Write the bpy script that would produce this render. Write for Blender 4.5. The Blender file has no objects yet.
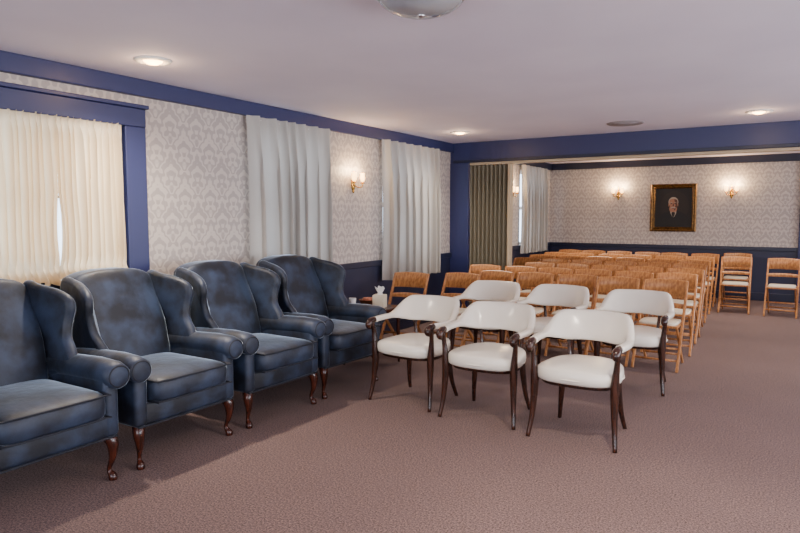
import bpy, bmesh, math, random
from mathutils import Vector, Matrix
random.seed(4)
C=bpy.context.scene.collection

# ---------------------------------------------------------------- materials
def lin(c):
    out=[]
    for v in c:
        v/=255.0
        out.append(v/12.92 if v<=0.04045 else ((v+0.055)/1.055)**2.4)
    return tuple(out)+(1.0,)
def mat(name,col,rough=0.5,metal=0.0,**kw):
    m=bpy.data.materials.new(name); m.use_nodes=True
    b=m.node_tree.nodes['Principled BSDF']
    b.inputs['Base Color'].default_value=lin(col)
    b.inputs['Roughness'].default_value=rough
    b.inputs['Metallic'].default_value=metal
    for k,v in kw.items():
        b.inputs[k.replace('_',' ')].default_value=v
    return m
def noise_mat(name,c1,c2,scale,rough=0.6,bump=0.0,detail=4,stretch=(1,1,1),lo=0.35,hi=0.65,bd=0.01,**kw):
    m=mat(name,c1,rough,**kw); nt=m.node_tree; N=nt.nodes; L=nt.links; b=N['Principled BSDF']
    tc=N.new('ShaderNodeTexCoord'); mp=N.new('ShaderNodeMapping'); mp.inputs['Scale'].default_value=stretch
    L.new(tc.outputs['Object'],mp.inputs['Vector'])
    n=N.new('ShaderNodeTexNoise'); n.inputs['Scale'].default_value=scale; n.inputs['Detail'].default_value=detail
    L.new(mp.outputs['Vector'],n.inputs['Vector'])
    r=N.new('ShaderNodeValToRGB'); r.color_ramp.elements[0].position=lo; r.color_ramp.elements[1].position=hi
    r.color_ramp.elements[0].color=lin(c1); r.color_ramp.elements[1].color=lin(c2)
    L.new(n.outputs['Fac'],r.inputs['Fac']); L.new(r.outputs['Color'],b.inputs['Base Color'])
    if bump:
        bp=N.new('ShaderNodeBump'); bp.inputs['Strength'].default_value=bump; bp.inputs['Distance'].default_value=bd
        L.new(n.outputs['Fac'],bp.inputs['Height']); L.new(bp.outputs['Normal'],b.inputs['Normal'])
    return m
def emis(name,col,s):
    m=mat(name,col,0.4); b=m.node_tree.nodes['Principled BSDF']
    b.inputs['Emission Color'].default_value=lin(col); b.inputs['Emission Strength'].default_value=s
    return m

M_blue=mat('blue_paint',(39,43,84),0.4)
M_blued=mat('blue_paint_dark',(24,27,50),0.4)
M_wains=mat('wainscot_paint',(34,37,62),0.45)
M_ceil=noise_mat('ceiling_paint',(222,213,228),(229,220,234),1.2,0.8)
M_wood=noise_mat('honey_wood',(146,92,48),(190,130,76),6,0.35,stretch=(8,8,1.2))
M_dwood=noise_mat('dark_walnut',(34,16,10),(60,30,18),8,0.25,stretch=(6,6,1))
M_rwood=noise_mat('mahogany',(42,17,10),(70,30,18),8,0.22,stretch=(6,6,1))
M_vinyl=mat('white_vinyl',(226,218,204),0.22)
M_pad=mat('cream_vinyl_pad',(214,204,184),0.35)
M_brass=mat('brass',(190,145,70),0.25,1.0)
M_gold=noise_mat('gilt_frame',(76,50,20),(120,84,38),30,0.35,bump=0.4,metal=0.7)
M_white=mat('white_paint',(225,222,216),0.5)
M_bulb=emis('lamp_lens',(255,185,110),26)
M_shade=emis('frosted_shade',(255,196,122),9)
M_chrome=mat('chrome',(200,200,205),0.15,1.0)
M_olive=mat('accordion_vinyl',(128,120,102),0.5)
M_tan=mat('track_tan',(176,156,128),0.5)
M_grey=mat('vent_metal',(150,144,150),0.5,0.3)
M_dark=mat('dark_gap',(38,36,42),0.6)
M_piping=mat('velvet_piping',(16,20,32),0.7)
M_frost=mat('dome_glass',(215,214,220),0.10); M_frost.node_tree.nodes['Principled BSDF'].inputs['Transmission Weight'].default_value=0.6

# velvet: crushed navy pile, highlights and dark folds painted into the noise colours
M_velvet=noise_mat('navy_velvet',(7,12,24),(40,52,74),7.0,0.55,bump=.35,bd=.02,detail=7,lo=0.38,hi=0.68)
_b=M_velvet.node_tree.nodes['Principled BSDF']
_b.inputs['Sheen Weight'].default_value=1.0; _b.inputs['Sheen Roughness'].default_value=0.24
_b.inputs['Sheen Tint'].default_value=(0.66,0.80,0.96,1)

def carpet():
    m=mat('mauve_carpet',(130,104,104),0.95); nt=m.node_tree; N=nt.nodes; L=nt.links; b=N['Principled BSDF']
    tc=N.new('ShaderNodeTexCoord')
    n=N.new('ShaderNodeTexNoise'); n.inputs['Scale'].default_value=95; n.inputs['Detail'].default_value=6; n.inputs['Roughness'].default_value=0.9
    L.new(tc.outputs['Object'],n.inputs['Vector'])
    r=N.new('ShaderNodeValToRGB')
    r.color_ramp.elements[0].position=0.42; r.color_ramp.elements[1].position=0.58
    r.color_ramp.elements[0].color=lin((52,38,37)); r.color_ramp.elements[1].color=lin((142,115,109))
    L.new(n.outputs['Fac'],r.inputs['Fac'])
    n2=N.new('ShaderNodeTexNoise'); n2.inputs['Scale'].default_value=1.3
    L.new(tc.outputs['Object'],n2.inputs['Vector'])
    mx=N.new('ShaderNodeMix'); mx.data_type='RGBA'; mx.blend_type='MULTIPLY'; mx.inputs['Factor'].default_value=0.25
    L.new(r.outputs['Color'],mx.inputs['A']); L.new(n2.outputs['Fac'],mx.inputs['B']); L.new(mx.outputs['Result'],b.inputs['Base Color'])
    bp=N.new('ShaderNodeBump'); bp.inputs['Strength'].default_value=0.5; bp.inputs['Distance'].default_value=0.006
    L.new(n.outputs['Fac'],bp.inputs['Height']); L.new(bp.outputs['Normal'],b.inputs['Normal'])
    return m
M_carpet=carpet()

def wallpaper():
    m=mat('damask_wallpaper',(170,160,155),0.5); nt=m.node_tree; N=nt.nodes; L=nt.links; b=N['Principled BSDF']
    g=N.new('ShaderNodeNewGeometry'); sp=N.new('ShaderNodeSeparateXYZ'); L.new(g.outputs['Position'],sp.inputs[0])
    def M(op,a,c=0.0):
        n=N.new('ShaderNodeMath'); n.operation=op
        for i,v in enumerate((a,c)):
            if isinstance(v,(int,float)): n.inputs[i].default_value=v
            else: L.new(v,n.inputs[i])
        return n.outputs[0]
    h=M('ADD',sp.outputs[0],sp.outputs[1])
    a=M('MULTIPLY',h,2*math.pi/0.27); c=M('MULTIPLY',sp.outputs[2],2*math.pi/0.40)
    cos=lambda x:M('COSINE',x)
    mul=lambda x,y:M('MULTIPLY',x,y)
    add=lambda x,y:M('ADD',x,y)
    s=add(cos(a),cos(c))
    d=add(mul(mul(cos(mul(a,3.0)),cos(mul(c,4.0))),0.9), mul(mul(cos(mul(a,2.0)),M('SINE',mul(c,3.0))),0.8))
    d=add(d,mul(mul(cos(mul(c,7.0)),cos(mul(a,4.0))),0.6))
    v=M('SINE',add(mul(s,4.6),mul(d,1.7)))
    mr=N.new('ShaderNodeMapRange'); mr.inputs['From Min'].default_value=-0.3; mr.inputs['From Max'].default_value=0.4
    L.new(v,mr.inputs['Value'])
    mx=N.new('ShaderNodeMix'); mx.data_type='RGBA'
    mx.inputs['A'].default_value=lin((164,153,147)); mx.inputs['B'].default_value=lin((191,179,169))
    L.new(mr.outputs[0],mx.inputs['Factor']); L.new(mx.outputs['Result'],b.inputs['Base Color'])
    return m
M_paper=wallpaper()

def curtain_mat(name,col,tr):
    m=bpy.data.materials.new(name); m.use_nodes=True; nt=m.node_tree; N=nt.nodes; L=nt.links
    b=N['Principled BSDF']; b.inputs['Base Color'].default_value=lin(col); b.inputs['Roughness'].default_value=0.9
    t=N.new('ShaderNodeBsdfTranslucent'); t.inputs['Color'].default_value=lin(col)
    mx=N.new('ShaderNodeMixShader'); mx.inputs[0].default_value=tr
    L.new(b.outputs[0],mx.inputs[1]); L.new(t.outputs[0],mx.inputs[2]); L.new(mx.outputs[0],N['Material Output'].inputs['Surface'])
    return m
M_drape=curtain_mat('drape_fabric',(178,172,164),0.16)
M_sash=curtain_mat('sash_curtain_fabric',(240,220,186),0.28)

# ---------------------------------------------------------------- mesh builder
def cr(pts,k=6,closed=False):
    P=[Vector(p) for p in pts]; n=len(P); out=[]
    rng=range(n) if closed else range(n-1)
    for i in rng:
        if closed: p0,p1,p2,p3=P[(i-1)%n],P[i],P[(i+1)%n],P[(i+2)%n]
        else: p0,p1,p2,p3=P[max(i-1,0)],P[i],P[i+1],P[min(i+2,n-1)]
        for j in range(k):
            t=j/k
            out.append(0.5*((2*p1)+(p2-p0)*t+(2*p0-5*p1+4*p2-p3)*t*t+(3*p1-p0-3*p2+p3)*t**3))
    if not closed: out.append(P[-1].copy())
    return out

class MB:
    def __init__(s): s.v=[]; s.f=[]; s.m=[]; s.sm=[]
    def add(s,vs,fs,mi=0,smooth=True,fn=None):
        o=len(s.v)
        for p in vs:
            p=Vector(p)
            if fn: p=Vector(fn(p))
            s.v.append(p)
        for f in fs: s.f.append([i+o for i in f]); s.m.append(mi); s.sm.append(smooth)
    def box(s,lo,hi,mi=0,bev=0.0,seg=2,fn=None):
        bm=bmesh.new(); bmesh.ops.create_cube(bm,size=1)
        lo=Vector(lo);hi=Vector(hi); c=(lo+hi)/2; d=hi-lo
        for v in bm.verts: v.co=Vector((v.co.x*d.x+c.x,v.co.y*d.y+c.y,v.co.z*d.z+c.z))
        if bev: bmesh.ops.bevel(bm,geom=bm.edges[:],offset=bev,segments=seg,profile=0.5,affect='EDGES',clamp_overlap=True)
        bm.verts.index_update()
        s.add([v.co.copy() for v in bm.verts],[[v.index for v in f.verts] for f in bm.faces],mi,bev>0.012,fn); bm.free()
    def loft(s,rings,mi=0,cap=True,closed=True,smooth=True,fn=None):
        n=len(rings[0]); vs=[p for r in rings for p in r]; fs=[]
        for i in range(len(rings)-1):
            for j in range(n if closed else n-1):
                a=i*n+j; b=i*n+(j+1)%n; fs.append([a,b,b+n,a+n])
        if cap:
            fs.append(list(range(n))[::-1]); fs.append([(len(rings)-1)*n+j for j in range(n)])
        s.add(vs,fs,mi,smooth,fn)
    def tube(s,pts,rad,mi=0,n=8,k=5,closed=False,fn=None,cap=True):
        if isinstance(rad,(int,float)): rad=[rad]*len(pts)
        P=cr(pts,k,closed) if k>1 else [Vector(p) for p in pts]
        R=cr([(r,0,0) for r in rad],k,closed) if k>1 else [Vector((r,0,0)) for r in rad]
        T=[]
        for i in range(len(P)):
            a=P[i-1] if (i>0 or closed) else P[i]; b=P[(i+1)%len(P)] if (i<len(P)-1 or closed) else P[i]
            T.append((b-a).normalized())
        u=T[0].orthogonal().normalized(); rings=[]
        for i in range(len(P)):
            u=(u-T[i]*u.dot(T[i])).normalized(); w=T[i].cross(u)
            rings.append([P[i]+(u*math.cos(2*math.pi*j/n)+w*math.sin(2*math.pi*j/n))*R[i].x for j in range(n)])
        if closed:
            rings.append(rings[0]); cap=False
        s.loft(rings,mi,cap,True,True,fn)
    def sup(s,c,h,e=0.35,e2=None,mi=0,nu=28,nv=16,fn=None):
        e2=e if e2 is None else e2
        def P(v,ex): return math.copysign(abs(v)**ex,v)
        rings=[]
        for i in range(nv+1):
            ph=-math.pi/2+math.pi*i/nv
            if i==0: ph+=0.02
            if i==nv: ph-=0.02
            rings.append([(c[0]+h[0]*P(math.cos(ph),e)*P(math.cos(t),e2),c[1]+h[1]*P(math.cos(ph),e)*P(math.sin(t),e2),c[2]+h[2]*P(math.sin(ph),e)) for t in [2*math.pi*(j+0.5)/nu for j in range(nu)]])
        s.loft(rings,mi,True,True,True,fn)
    def lathe(s,prof,c=(0,0,0),mi=0,n=24,fn=None,smooth=True):
        rings=[[(c[0]+r*math.cos(2*math.pi*j/n),c[1]+r*math.sin(2*math.pi*j/n),c[2]+z) for j in range(n)] for r,z in prof]
        s.loft(rings,mi,True,True,smooth,fn)
    def prism(s,prof,axis,lo,hi,bev,mi=0,k=5,fn=None,seg=4):
        P=cr([(p[0],p[1],0) for p in prof],k,True) if k>1 else [Vector((p[0],p[1],0)) for p in prof]
        n=len(P); A=sum(P[i].x*P[(i+1)%n].y-P[(i+1)%n].x*P[i].y for i in range(n))
        nr=[]
        for i in range(n):
            t=(P[(i+1)%n]-P[i-1]).normalized(); q=Vector((t.y,-t.x,0)); nr.append(q if A>0 else -q)
        def ring(off,pos):
            o=[]
            for p,q in zip(P,nr):
                a=p-q*off
                o.append((pos,a.x,a.y) if axis==0 else (a.x,pos,a.y))
            return o
        R=[]
        for i in range(seg+1):
            a=math.pi/2*i/seg; R.append(ring(bev*(1-math.sin(a)),lo+bev*(1-math.cos(a))))
        for i in range(seg,-1,-1):
            a=math.pi/2*i/seg; R.append(ring(bev*(1-math.sin(a)),hi-bev*(1-math.cos(a))))
        s.loft(R,mi,True,True,True,fn)
    def mesh(s,name,mats):
        me=bpy.data.meshes.new(name); me.from_pydata([tuple(v) for v in s.v],[],s.f)
        for m in mats: me.materials.append(m)
        for p,mi,sm in zip(me.polygons,s.m,s.sm): p.material_index=mi; p.use_smooth=sm
        bm=bmesh.new(); bm.from_mesh(me); bmesh.ops.recalc_face_normals(bm,faces=bm.faces); bm.to_mesh(me); bm.free()
        return me
def place(name,me,loc=(0,0,0),rz=0,sc=1,parent=None):
    o=bpy.data.objects.new(name,me); C.objects.link(o); o.location=loc; o.rotation_euler=(0,0,rz); o.scale=(sc,)*3
    if parent: o.parent=parent
    return o
def simple(name,fn,mats,**kw):
    b=MB(); fn(b); return place(name,b.mesh(name,mats),**kw)

# ---------------------------------------------------------------- room shell
XL=-4.41; YH=8.4; YF=12.8; H=2.55; XR=3.6; YB=-2.6
simple('floor',lambda b:b.box((XL-.15,YB-.15,-.1),(XR+.15,YF+.15,0)),[M_carpet])
simple('ceiling',lambda b:b.box((XL-.15,YB-.15,H),(XR+.15,YF+.15,H+.1)),[M_ceil])

RAIL=0.90
def wall(name,axis,plane,thick,lo,hi,openings,zsplit=RAIL,mats=None):
    cuts=sorted({lo,hi}|{o[0] for o in openings}|{o[1] for o in openings})
    zc=sorted({0,zsplit,H}|{o[2] for o in openings}|{o[3] for o in openings})
    b=MB()
    for a,c in zip(cuts,cuts[1:]):
        for z0,z1 in zip(zc,zc[1:]):
            m=(a+c)/2; z=(z0+z1)/2
            if any(o[0]<m<o[1] and o[2]<z<o[3] for o in openings): continue
            mi=1 if z<zsplit else 0
            p0,p1=sorted((plane,plane+thick))
            if axis=='x': b.box((p0,a,z0),(p1,c,z1),mi)
            else: b.box((a,p0,z0),(c,p1,z1),mi)
    return place(name,b.mesh(name,mats or [M_paper,M_wains]))
W1=(4.36,5.46,.95,2.32); W2=(6.60,7.82,.95,2.32); W3=(11.15,12.25,.95,2.32); D1=(1.80,3.02,0,2.18)
wall('wall_left','x',XL,-.15,YB,YF,[W1,W2,W3,D1])
wall('wall_far','y',YF,.15,XL,XR,[])
RW=[(-1.2,.8,.7,2.3),(1.8,3.8,.7,2.3),(5.0,7.0,.7,2.3),(9.6,11.4,.8,2.3)]
wall('wall_right','x',XR,.15,YB,YF,RW)
RB=[(-3.4,-1.6,.7,2.3),(-.4,1.6,.7,2.3)]
wall('wall_rear','y',YB,-.15,XL,XR,RB)

def trim(name,lo,hi,m,bev=.008): return simple(name,lambda b:b.box(lo,hi,0,bev),[m])
trim('trim_1',(XL,YB,2.42),(XL+.05,YH,H),M_blue)
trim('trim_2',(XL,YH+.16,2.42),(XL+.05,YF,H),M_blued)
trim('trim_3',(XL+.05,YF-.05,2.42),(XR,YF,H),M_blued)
trim('trim_4',(XL,3.23,.88),(XL+.04,YH-.02,.95),M_blued)
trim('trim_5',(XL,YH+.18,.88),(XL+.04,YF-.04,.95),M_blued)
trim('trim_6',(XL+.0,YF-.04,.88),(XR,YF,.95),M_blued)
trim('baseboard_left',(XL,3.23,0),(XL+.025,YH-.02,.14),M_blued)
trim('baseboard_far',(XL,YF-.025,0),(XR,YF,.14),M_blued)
def header(b):
    b.box((XL+.05,YH,2.26),(XR,YH+.16,H),0,.006)
    b.box((XL+.05,YH-.012,2.262),(XR,YH,2.30),1,.004)
    b.box((XL,YH-.015,0),(XL+.30,YH+.17,2.26),0,.006)
    b.box((XL+.30,YH+.03,2.225),(XR,YH+.13,2.26),2,.003)
    b.box((XL,YH,2.26),(XL+.05,YH+.16,H),0)
simple('trim_header_beam',header,[M_blue,M_blued,M_tan])
trim('trim_7',(-.03,YF-.06,0),(.14,YF,2.42),M_blue)

def win(idx,o):
    def f(b):
        y0,y1,z0,z1=o; xa=XL-.11; xb=XL-.07
        b.box((xa,y0,z0),(xb,y0+.05,z1),0); b.box((xa,y1-.05,z0),(xb,y1,z1),0)
        b.box((xa,y0+.05,z0),(xb,y1-.05,z0+.05),0); b.box((xa,y0+.05,z1-.05),(xb,y1-.05,z1),0)
        zm=(z0+z1)/2; b.box((xa,y0+.05,zm-.03),(xb,y1-.05,zm+.03),0)
        ym=(y0+y1)/2; b.box((xa+.005,ym-.012,z0+.05),(xb-.005,ym+.012,zm-.03),0); b.box((xa+.005,ym-.012,zm+.03),(xb-.005,ym+.012,z1-.05),0)
    simple('window_%d'%idx,f,[M_white])
for i,o in enumerate((W1,W2,W3)): win(i+1,o)
def winr(idx,o,axis):
    def f(b):
        a0,a1,z0,z1=o
        P=(XR+.05,XR+.09) if axis=='x' else (YB-.09,YB-.05)
        def bx(s,e,zz0,zz1):
            if axis=='x': b.box((P[0],s,zz0),(P[1],e,zz1))
            else: b.box((s,P[0],zz0),(e,P[1],zz1))
        bx(a0,a0+.05,z0,z1); bx(a1-.05,a1,z0,z1); bx(a0+.05,a1-.05,z0,z0+.05); bx(a0+.05,a1-.05,z1-.05,z1)
        am=(a0+a1)/2; bx(am-.03,am+.03,z0+.05,z1-.05)
    simple('window_%d'%idx,f,[M_white])
for i,o in enumerate(RW): winr(4+i,o,'x')
for i,o in enumerate(RB): winr(8+i,o,'y')

def casing(b):
    x=XL
    b.box((x,3.02,0),(x+.05,3.20,2.18),0,.006)
    b.box((x,1.62,0),(x+.05,1.80,2.18),0,.006)
    b.box((x,1.62,2.18),(x+.055,3.20,2.32),0,.006)
    b.box((x,1.60,2.32),(x+.075,3.22,2.35),0,.006)
simple('trim_8',casing,[M_blue])
def door(b):
    x=XL
    a,c=x-.05,x-.005
    b.box((a,1.805,.005),(c,3.015,1.14),0)
    b.box((a,2.92,1.14),(c,3.015,2.175),0); b.box((a,1.805,1.14),(c,1.96,2.175),0)
    b.box((a,1.96,2.12),(c,2.92,2.175),0)
    b.box((a+.02,2.43,1.14),(c-.015,2.455,2.12),0); b.box((a+.02,1.96,1.62),(c-.015,2.43,1.64),0); b.box((a+.02,2.455,1.62),(c-.015,2.92,1.64),0)
    b.box((c,2.0,.2),(c+.012,2.4,.95),0,.005); b.box((c,2.5,.2),(c+.012,2.9,.95),0,.005)
    b.lathe([(.0,0),(.02,0),(.02,.01),(.012,.02),(.012,.03),(.026,.04),(.028,.05),(.015,.058),(0,.06)],(0,0,0),1,16,fn=lambda p:(c+p.z,2.985+p.x,1.02+p.y))
DOOR=simple('door_1',door,[M_blued,M_brass])

# ---------------------------------------------------------------- curtains
def drape(name,y0,y1,z0,z1,waves,amp,x=XL+.110,m=M_drape,seed=1):
    rnd=random.Random(seed)
    ws=[rnd.uniform(.65,1.4) for _ in range(waves)]; tot=sum(ws); edges=[0]
    for q in ws: edges.append(edges[-1]+q/tot)
    am=[rnd.uniform(.75,1.15) for _ in range(waves)]; dr=[rnd.uniform(-.03,.03) for _ in range(waves+1)]
    nz=22; per=18; rings=[]
    for i in range(nz+1):
        t=i/nz; z=z1+(z0-z1)*t
        row=[]
        for k in range(waves):
            for j in range(per+(1 if k==waves-1 else 0)):
                u=j/per
                e0=edges[k]+dr[k]*t*(k>0); e1=edges[k+1]+dr[k+1]*t*(k<waves-1)
                s=.5-.5*math.cos(2*math.pi*u)
                sharp=2.6*(1-min(1,t*4))+1.25
                d=(s**sharp)*amp*am[k]*(0.65+.45*min(1,t*2))*2-amp
                d+=.006*math.sin(4*math.pi*u+k*2+3*t)
                lat=.22*math.sin(2*math.pi*u)*min(1,t*3)*(e1-e0)
                yy=y0+(y1-y0)*(e0+(e1-e0)*u+lat)
                yy+=(.5-(e0+(e1-e0)*u))*.03*math.sin(t*3.1)
                row.append((x+d,yy,z))
        rings.append(row)
    b=MB(); b.loft(rings,0,False,False)
    b.tube([(XL+.053,y0+.01,z1-.03),(XL+.053,y1-.01,z1-.03)],.003,1,8,1)
    return place(name,b.mesh(name,[m,M_white]))
drape('window_curtain',4.26,5.50,.80,2.42,7,.050,seed=2)
drape('window_curtain',6.49,7.90,.70,2.42,8,.050,seed=5)
drape('window_curtain',11.05,12.35,.80,2.42,8,.046,seed=8)

def sash(b):
    x=XL+.052
    for (y0,y1,wv,sd,side) in ((1.93,2.475,12,1,1),(2.475,2.985,11,2,-1)):
        rnd=random.Random(sd); ph=[rnd.uniform(0,6) for _ in range(4)]; n=wv*10; nz=50; rings=[]
        for i in range(nz+1):
            t=i/nz; z=2.185+(1.03-2.185)*t
            pin=min(abs(z-2.145),abs(z-1.125)); k=min(1,pin/.09)
            flare=min(1.3,max(0,(1.125-z)/.06))
            row=[]
            gap=0.018*math.sin(min(1,max(0,(t-.46)/.46))*math.pi)
            for j in range(n+1):
                s=j/n; w=s*wv*2*math.pi+1.5*math.sin(s*7+ph[0])+.9*k*math.sin(s*11+2.2*t+ph[1])+.5*math.sin(5*t+s*23)
                d=(.005+.019*k)*(math.sin(w)+.45*math.sin(w*.5+ph[2]))+.018*flare*math.sin(w)+.024*flare
                if flare<=0 and k<.5: d-=.008*(1-2*k)
                yy=y0+(y1-y0)*s
                if side==1: yy-=gap*s**3
                else: yy+=gap*(1-s)**3
                yy+=.007*math.cos(w)
                row.append((x+d,yy,z+(.005*math.sin(w*.7) if i==0 else .014*math.sin(w*.7) if i==nz else 0)))
            rings.append(row)
        b.loft(rings,0,False,False)
    for z in (2.145,1.125):
        b.tube([(XL+.012,1.90,z),(XL+.012,3.01,z)],.004,1,8,1)
simple('sash_curtain',sash,[M_sash,M_brass],parent=DOOR)

def acc(b):
    n=9; x0=XL+.31; x1=-3.52; pts=[]
    for i in range(n*2+1):
        pts.append((x0+(x1-x0)*i/(2*n),YH+.08+(.05 if i%2 else -.05)))
    rings=[[(px,py,z) for px,py in pts] for z in (.02,2.222)]
    b.loft(rings,0,False,False,False)
    b.box((x1,YH+.03,.02),(x1+.045,YH+.13,2.222),1,.005)
simple('accordion_partition',acc,[M_olive,M_tan])

# ---------------------------------------------------------------- wing chair
def wing_chair():
    b=MB()
    b.box((-.36,-.37,.25),(.36,.36,.40),0,.03,3)
    def cush(p):
        x,y,z=p
        z+=.026*(1-(x/.3)**2)*(1-((y+.08)/.36)**2) if z>.45 else 0
        return (x,y,z)
    b.sup((0,-.10,.460),(.292,.350,.078),.32,.25,0,40,16,fn=cush)
    for z in (.398,.522):
        b.tube([(-.280,.2,z),(-.280,-.39,z),(-.255,-.438,z),(0,-.448,z),(.255,-.438,z),(.280,-.39,z),(.280,.2,z)],.006,1,6,4)
    def back(p):
        x,y,z=p
        t=(z-.42)/.68
        x*=0.86+.15*max(0,t)
        if t>.5: z+=.050*(1-(x/.33)**2)*((t-.5)/.5)
        y+=.19*max(0,t)**1.1 -.035*math.sin(max(0,min(1,t))*math.pi*1.6)
        if y<.3+.2*t: y-=.035*(1-(x/.33)**2)
        return (x,y,z)
    b.sup((0,.235,.755),(.325,.085,.335),.28,.30,0,44,26,fn=back)
    prof=[(.40,.50),(.16,.54),(.02,.585),(-.060,.615),(-.020,.70),(.045,.78),(.055,.87),(.040,.95),(.060,1.01),(.14,1.055),(.29,1.085),(.43,1.088),(.44,.85)]
    for sx in (-1,1):
        def wf(p,sx=sx):
            x,y,z=p
            fl=.085*max(0,(.28-y)/.3)*max(0,min(1,(z-.60)/.3))
            return (sx*(x+fl),y,z)
        b.prism(prof,0,.285,.345,.028,0,5,fn=wf)
        b.box((min(sx*.295,sx*.385),-.375,.255),(max(sx*.295,sx*.385),.36,.60),0,.028,3)
        pts=[(-.405,.602),(-.36,.612),(-.22,.618),(0,.612),(.20,.600),(.33,.590)]
        rings=[]
        for k,(yy,zz) in enumerate([(-.418,.602),(-.416,.602),(-.410,.603)]+pts):
            rr=[.02,.045,.062,.070,.074,.074,.072,.070,.062][k]
            rings.append([(sx*(.352+.012*(.3-yy)/.7+rr*1.05*math.cos(a)),yy,zz+rr*math.sin(a)) for a in [2*math.pi*j/20 for j in range(20)]])
        b.loft(rings,0)
        ring=[(sx*(.364+.060*math.cos(a)),-.411,.603+.058*math.sin(a)) for a in [i*2*math.pi/14 for i in range(14)]]
        b.tube(ring,.005,1,6,2,closed=True)
        b.tube([(sx*.330,-.315,.27),(sx*.350,-.345,.215),(sx*.347,-.345,.13),(sx*.337,-.325,.06),(sx*.345,-.345,.022),(sx*.345,-.348,.0)],[.036,.034,.020,.013,.024,.022],2,12,5)
        b.tube([(sx*.30,.30,.27),(sx*.30,.32,.14),(sx*.30,.38,.0)],[.026,.022,.018],2,10,4)
    b.tube([(-.36,-.2,.258),(-.36,-.35,.258),(-.33,-.374,.258),(0,-.376,.258),(.33,-.374,.258),(.36,-.35,.258),(.36,-.2,.258)],.006,1,6,3)
    return b.mesh('wing_chair',[M_velvet,M_piping,M_rwood])
WC=wing_chair()
for (x,y,r) in ((-3.60,1.755,90),(-3.60,2.625,90),(-3.585,3.50,89),(-3.58,4.365,87)):
    place('wing_chair',WC,(x,y,0),math.radians(r))

# ---------------------------------------------------------------- captain chair
def captain():
    b=MB()
    def seatf(p):
        x,y,z=p
        x*=1-.16*max(0,(y+.05)/.3)
        if z>.45: z+=.015*(1-(x/.28)**2)
        return (x,y,z)
    b.sup((0,-.02,.440),(.280,.268,.056),.45,.62,0,36,14,fn=seatf)
    b.sup((0,-.005,.388),(.255,.240,.022),.3,.6,1,32,8,fn=seatf)
    b.tube([(.284*math.cos(a)*(1-.16*max(0,(.268*math.sin(a)+.03)/.3)),-.02+.270*math.sin(a),.430) for a in [i*2*math.pi/16 for i in range(16)]],.005,0,6,2,closed=True)
    path=cr([(-.285,-.20,0),(-.300,-.06,0),(-.285,.09,0),(-.215,.21,0),(-.11,.268,0),(0,.285,0),(.11,.268,0),(.215,.21,0),(.285,.09,0),(.300,-.06,0),(.285,-.20,0)],5)
    n=len(path); rings=[]
    for i,p in enumerate(path):
        t=abs(2*i/(n-1)-1)
        k=max(0,min(1,(t-.34)/.34)); k=k*k*(3-2*k)
        hh=.104*(1-k)+.021*k; zc=.712*(1-k)+.658*k - .006*t
        th=.028
        tg=(path[min(i+1,n-1)]-path[max(i-1,0)]).normalized(); nr=Vector((tg.y,-tg.x,0))
        if nr.dot(Vector((p.x,p.y,0)))<0: nr=-nr
        ring=[]
        for j in range(16):
            a=2*math.pi*j/16; cz=math.copysign(abs(math.sin(a))**.6,math.sin(a)); cx=math.copysign(abs(math.cos(a))**.6,math.cos(a))
            lean=(.045*cz*(1-k))
            ring.append(p+nr*(cx*th+lean)+Vector((0,0,zc+cz*hh)))
        rings.append(ring)
    b.loft(rings,0)
    for sx in (-1,1):
        b.tube([(sx*.288,-.15,.650),(sx*.284,-.215,.652),(sx*.283,-.262,.642),(sx*.283,-.278,.614),(sx*.282,-.258,.594)],[.018,.025,.028,.026,.014],1,10,4)
        b.tube([(sx*.283,-.232,.640),(sx*.278,-.215,.56),(sx*.270,-.21,.47),(sx*.266,-.21,.39),(sx*.268,-.215,.27),(sx*.276,-.230,.13),(sx*.290,-.262,.0)],[.020,.018,.024,.028,.024,.018,.014],1,10,4)
        b.tube([(sx*.19,.175,.40),(sx*.20,.185,.28),(sx*.215,.205,.13),(sx*.235,.25,.0)],[.026,.023,.018,.014],1,10,4)
        b.tube([(sx*.15,.205,.40),(sx*.165,.235,.50),(sx*.175,.232,.60),(sx*.18,.235,.66)],[.016,.014,.014,.014],1,8,4)
    return b.mesh('captain_chair',[M_vinyl,M_dwood])
CC=captain()
for (x,y,r) in ((-2.62,4.42,-3),(-1.945,4.36,2),(-1.225,4.30,0),(-2.66,5.86,0),(-1.97,5.86,-3),(-1.21,5.80,2)):
    place('captain_chair',CC,(x,y,0),math.radians(r))

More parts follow.
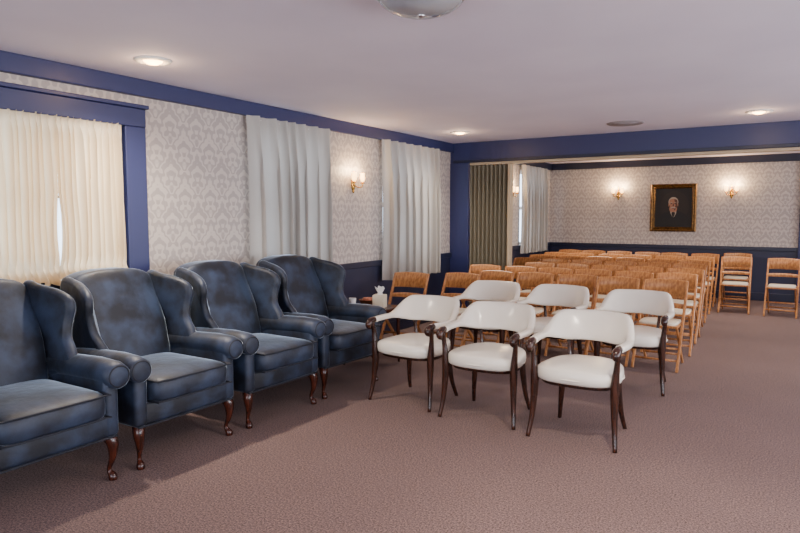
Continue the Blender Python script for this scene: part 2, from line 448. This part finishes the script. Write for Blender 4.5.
# ---------------------------------------------------------------- folding chair
def folding():
    b=MB()
    def bar(p,q,w,t,mi=0):
        p=Vector(p);q=Vector(q); d=(q-p).normalized(); sx=Vector((1,0,0)); n=d.cross(sx).normalized()
        rings=[]
        for e in (p,q):
            rings.append([e+sx*(a*w/2)+n*(c*t/2) for a,c in ((-1,-.7),(-.7,-1),(.7,-1),(1,-.7),(1,.7),(.7,1),(-.7,1),(-1,.7))])
        b.loft(rings,mi,True,True,False)
    for sx in (-1,1):
        bar((sx*.205,-.235,0),(sx*.205,.06,.50),.024,.038)
        bar((sx*.205,.055,.49),(sx*.205,.215,.825),.024,.038)
        bar((sx*.178,.265,0),(sx*.178,-.165,.430),.020,.034)
    def curve(z0,z1,dep,th,y0):
        rings=[]
        for i in range(13):
            s=-1+2*i/12; x=s*.218; y=y0+dep*(1-s*s)
            l=(z1-z0)*.45
            zt=z1+.012*(1-s*s)
            rings.append([(x,y-th,z0),(x,y-th+l,zt-.012),(x,y-th*.4+l,zt),(x,y+th*.4+l,zt),(x,y+th+l,zt-.012),(x,y+th,z0)])
        b.loft(rings,0,True,True,True)
    curve(.685,.840,.035,.010,.145)
    curve(.575,.615,.025,.008,.090)
    b.box((-.192,-.205,.415),(.192,.185,.438),0,.006)
    b.sup((0,-.01,.446),(.178,.178,.018),.3,.3,1,28,8)
    b.tube([(-.20,-.175,.10),(.20,-.175,.10)],.011,0,8,1)
    b.tube([(-.175,.165,.10),(.175,.165,.10)],.011,0,8,1)
    b.tube([(-.20,-.115,.205),(.20,-.115,.205)],.011,0,8,1)
    return b.mesh('folding_chair',[M_wood,M_pad])
FC=folding()
seats=[(-3.72,5.98,6),(-3.22,6.22,-2)]
for ri,(yy,x0,n) in enumerate(((6.72,-1.14,5),(7.50,-1.17,6),(8.28,-1.20,5),(9.10,-1.24,6),(9.95,-1.28,6),(10.80,-1.33,6),(11.75,-1.38,6))):
    for i in range(n): seats.append((x0-.465*i+random.uniform(-.015,.015),yy+random.uniform(-.03,.03),random.uniform(-3,3)))
seats+=[(-.83,11.12,2),(-.20,11.05,-2),(-.90,12.15,0)]
for x,y,r in seats: place('folding_chair',FC,(x,y,0),math.radians(r))

# ---------------------------------------------------------------- end table and things on it
TX,TY=-3.64,5.24
def etable(b):
    b.box((-.24,-.24,.555),(.24,.24,.58),0,.006)
    b.box((-.20,-.20,.49),(.20,.20,.555),0,.004)
    b.box((-.19,-.19,.17),(.19,.19,.19),0,.004)
    for sx in (-1,1):
        for sy in (-1,1):
            b.tube([(sx*.195,sy*.195,.55),(sx*.195,sy*.195,.3),(sx*.20,sy*.20,.0)],[.02,.018,.012],0,10,3)
simple('end_table',etable,[M_rwood],loc=(TX,TY,0))
def tissue(b):
    b.box((-.06,-.06,0),(.06,.06,.13),0,.006)
    rings=[]
    for i,(r,z) in enumerate([(.028,.13),(.02,.15),(.034,.175),(.045,.205)]):
        rings.append([((r*(1+.35*math.sin(3*a+i)))*math.cos(a),.6*r*(1+.3*math.sin(2*a+i))*math.sin(a),z+(.012*math.sin(4*a) if i==3 else 0)) for a in [j*2*math.pi/20 for j in range(20)]])
    b.loft(rings,1,False)
simple('tissue_box',tissue,[mat('tissue_box_card',(214,200,174),0.6),M_white],loc=(TX+.10,TY+.0,.58),rz=.3)
def cup(b): b.lathe([(.0,0),(.028,0),(.038,.09),(.036,.09),(.027,.006),(0,.006)],(0,0,0),0,20)
simple('paper_cup',cup,[M_white],loc=(TX-.15,TY-.12,.58))
def bask(b):
    b.lathe([(.0,0),(.07,0),(.095,.05),(.10,.055),(.09,.05),(.066,.006),(0,.006)],(0,0,0),0,22)
    for i in range(6):
        a=i*1.05; b.sup((.035*math.cos(a),.035*math.sin(a),.055),(.03,.022,.02),.7,.8,1,10,6)
simple('candy_bowl',bask,[mat('brown_wicker',(120,70,42),0.7),mat('wrapped_candy',(196,120,90),0.4)],loc=(TX-.11,TY+.10,.58))

# ---------------------------------------------------------------- portrait
def portrait(b):
    w,h=.40,.44
    prof=[(0,0),(.0,-.035),(.02,-.05),(.045,-.035),(.06,-.042),(.08,-.018),(.085,-.008),(.085,0)]
    rings=[]
    for (sx,sz) in ((-1,-1),(1,-1),(1,1),(-1,1),(-1,-1)):
        rings.append([(sx*(w-i),y,sz*(h-i)) for i,y in prof])
    b.loft(rings,0,False,True,False)
    b.box((-w+.07,-.012,-h+.07),(w-.07,-.002,h-.07),1)
    S=1.12
    def disc(pts,y,mi,k=5,s=1.0):
        dz=.045 if s!=1.0 else 0
        pts=[(p[0]*s,p[1]*s+dz) for p in pts]
        P=cr([(p[0],0,p[1]) for p in pts],k,True) if k>1 else [Vector((p[0],0,p[1])) for p in pts]
        n=len(P); c=sum(P,Vector())/n
        b.add([(p.x,y,p.z) for p in P]+[(c.x,y-.0005,c.z)],[[i,(i+1)%n,n] for i in range(n)],mi,False)
    ell=lambda cx,cz,a,c,n=14:[(cx+a*math.cos(2*math.pi*i/n),cz+c*math.sin(2*math.pi*i/n)) for i in range(n)]
    disc(ell(.02,.02,.25,.29),-.0135,2)
    disc([(-.31,-.345),(-.29,-.22),(-.20,-.12),(-.07,-.06),(.0,-.05),(.09,-.06),(.21,-.12),(.29,-.22),(.31,-.345),(0,-.35)],-.015,3)
    disc([(-.045,-.10),(0,-.075),(.05,-.10),(.03,-.17),(.005,-.20),(-.02,-.17)],-.017,4,5,S)
    disc([(-.020,-.115),(.026,-.115),(.024,-.16),(.003,-.20),(-.018,-.16)],-.019,3,5,S)
    disc(ell(.0,.056,.076,.082),-.018,4,5,S)
    disc([(-.045,-.10),(.045,-.10),(.05,-.02),(-.05,-.02)],-.0185,5,5,S)
    disc([(-.062,.05),(-.055,.09),(-.02,.108),(.03,.106),(.058,.085),(.062,.03),(.054,-.03),(.03,-.075),(.0,-.088),(-.032,-.075),(-.054,-.025)],-.020,5,5,S)
    disc([(.012,.10),(.058,.085),(.062,.03),(.054,-.03),(.03,-.075),(.012,-.08),(.034,-.02),(.03,.05)],-.0208,6,5,S)
    disc([(-.076,.02),(-.068,.035),(-.064,0),(-.072,-.02)],-.0205,5,3,S); disc([(.076,.02),(.068,.035),(.064,0),(.072,-.02)],-.0205,5,3,S)
    for sx in (-1,1):
        disc(ell(sx*.028,.028,.014,.007,8),-.022,3,2,S); disc(ell(sx*.030,.045,.019,.004,8),-.022,4,2,S)
    disc([(-.004,.03),(.006,.03),(.013,-.008),(0,-.016),(-.010,-.008)],-.0225,6,3,S)
    disc([(-.046,-.048),(-.02,-.022),(0,-.026),(.02,-.022),(.046,-.048),(.02,-.044),(0,-.040),(-.02,-.044)],-.023,4,3,S)
    disc(ell(0,-.054,.018,.005,8),-.022,6,2,S)
simple('framed_portrait',portrait,[M_gold,mat('canvas_dark',(18,13,12),.6),mat('canvas_umber',(30,21,16),.6),mat('painted_coat',(11,9,11),.6),mat('painted_white',(158,146,130),.6),mat('painted_skin',(156,108,82),.6),mat('painted_shadow',(88,52,38),.6)],loc=(-2.03,YF-.001,1.64))

# ---------------------------------------------------------------- sconces
def sconce_mesh():
    b=MB()
    b.sup((0,-.012,0),(.035,.014,.075),.8,.8,0,16,10)
    b.sup((0,-.014,-.075),(.014,.014,.03),.9,.9,0,12,8)
    b.tube([(0,-.02,.06),(0,-.024,.11),(0,-.02,.15)],[.01,.008,.004],0,8,3)
    for sx in (-1,1):
        b.tube([(0,-.02,.0),(sx*.035,-.05,-.035),(sx*.075,-.08,-.03),(sx*.082,-.085,.01)],.006,0,8,5)
        b.lathe([(0,0),(.024,.0),(.028,.006),(.012,.014),(.010,.05),(0,.05)],(sx*.082,-.085,.005),0,14)
        b.lathe([(.014,0),(.026,.02),(.029,.045),(.022,.075),(.027,.095),(.025,.095),(.020,.075),(.027,.045),(.024,.02),(.012,.002)],(sx*.082,-.085,.03),1,16)
    return b.mesh('wall_sconce',[M_brass,M_shade])
SC=sconce_mesh()
def sconce(loc,rz,p):
    o=place('wall_sconce',SC,loc,rz)
    for sx in (-1,1):
        l=bpy.data.lights.new('sconce_bulb','POINT'); l.energy=p; l.color=(1,.70,.38); l.shadow_soft_size=.03
        lo=bpy.data.objects.new('sconce_bulb',l); C.objects.link(lo); lo.parent=o; lo.location=(sx*.082,-.10,.155)
sconce((XL,5.97,1.86),math.pi/2,7)
sconce((-3.03,YF,1.90),0,11)
sconce((-1.07,YF,1.90),0,11)
sconce((XL,10.72,1.88),math.pi/2,7)

# ---------------------------------------------------------------- ceiling fixtures
def dl_mesh():
    b=MB()
    b.lathe([(.075,-.004),(.085,-.016),(.118,-.010),(.125,0),(.075,0)],(0,0,0),0,32)
    b.lathe([(0,-.003),(.078,-.003),(.078,-.001),(0,-.001)],(0,0,0),2,28)
    b.lathe([(0,-.030),(.035,-.027),(.058,-.014),(.064,-.003),(0,-.003)],(0,0,0),1,24)
    return b.mesh('recessed_downlight',[M_white,M_bulb,mat('downlight_baffle',(236,190,140),.4)])
DL=dl_mesh()
def downlight(x,y,p):
    o=place('recessed_downlight',DL,(x,y,H))
    l=bpy.data.lights.new('downlight_bulb','SPOT'); l.energy=p; l.spot_size=math.radians(140); l.spot_blend=1.0; l.color=(1,.88,.74); l.shadow_soft_size=.06
    lo=bpy.data.objects.new('downlight_bulb',l); C.objects.link(lo); lo.parent=o; lo.location=(0,0,-.04)
    l=bpy.data.lights.new('downlight_glow','POINT'); l.energy=3.4; l.color=(1,.66,.38); l.shadow_soft_size=.04
    lo=bpy.data.objects.new('downlight_glow',l); C.objects.link(lo); lo.parent=o; lo.location=(0,0,-.09)
for x,y,p in ((-3.77,2.84,290),(-3.70,7.30,150),(-.41,7.46,160),(-.41,2.84,320),(2.6,2.84,90),(2.6,7.4,90),(-.41,-1.2,50),(-2.9,10.6,200),(-.6,10.6,200)):  # first three are in view; the rest are unseen, added for room light
    downlight(x,y,p)
def vent(b):
    for i,r in enumerate((.19,.145,.10,.055)):
        b.lathe([(r-.03,-.004-.005*i),(r,-.012-.004*i),(r+.012,-.004),(r+.012,0),(r-.03,0)],(0,0,0),0,32)
    b.lathe([(0,-.002),(.19,-.002),(.19,0),(0,0)],(0,0,0),1,32)
simple('ceiling_vent',vent,[M_grey,M_dark],loc=(-1.75,7.60,H))
def dome(b):
    b.lathe([(0,0),(.215,0),(.22,-.012),(.205,-.03),(.19,-.03),(0,-.028)],(0,0,0),0,40)
    b.lathe([(.20,-.028),(.19,-.050),(.155,-.075),(.10,-.093),(.04,-.100),(.0,-.101)],(0,0,0),1,40)
    b.lathe([(0,-.096),(.018,-.098),(.018,-.108),(.008,-.116),(0,-.118)],(0,0,0),0,14)
simple('ceiling_dome_light',dome,[M_chrome,M_frost],loc=(-1.57,2.68,H))

# ---------------------------------------------------------------- light
def area(name,loc,rot,sx,sy,p,col=(1,1,1)):
    l=bpy.data.lights.new(name,'AREA'); l.shape='RECTANGLE'; l.size=sx; l.size_y=sy; l.energy=p; l.color=col
    o=bpy.data.objects.new(name,l); C.objects.link(o); o.location=loc; o.rotation_euler=rot; return o
R=math.radians
for i,o in enumerate(RW):
    area('daylight_fill',(XR+.45,(o[0]+o[1])/2,1.35),(0,R(90+30),0),1.7,2.1,(120,175,190,150)[i],(1.0,.96,.98))  # added fill lamps outside unseen right windows, tilted up to lift the ceiling
for o in RB:
    area('daylight_fill',((o[0]+o[1])/2,YB-.45,1.35),(R(90+30),0,0),1.9,1.7,95,(1.0,.96,.98))  # same added fill behind the camera, outside the unseen rear windows
w=bpy.data.worlds.new('World'); bpy.context.scene.world=w; w.use_nodes=True
w.node_tree.nodes['Background'].inputs[0].default_value=(.66,.80,1,1); w.node_tree.nodes['Background'].inputs[1].default_value=6.0

# ---------------------------------------------------------------- camera
cam=bpy.data.cameras.new('camera'); co=bpy.data.objects.new('camera',cam); C.objects.link(co)
co.location=(0,0,1.5); co.rotation_euler=(R(90-4.6),0,R(32.2)); cam.lens=28.6; cam.sensor_width=36; cam.clip_start=.05
bpy.context.scene.camera=co
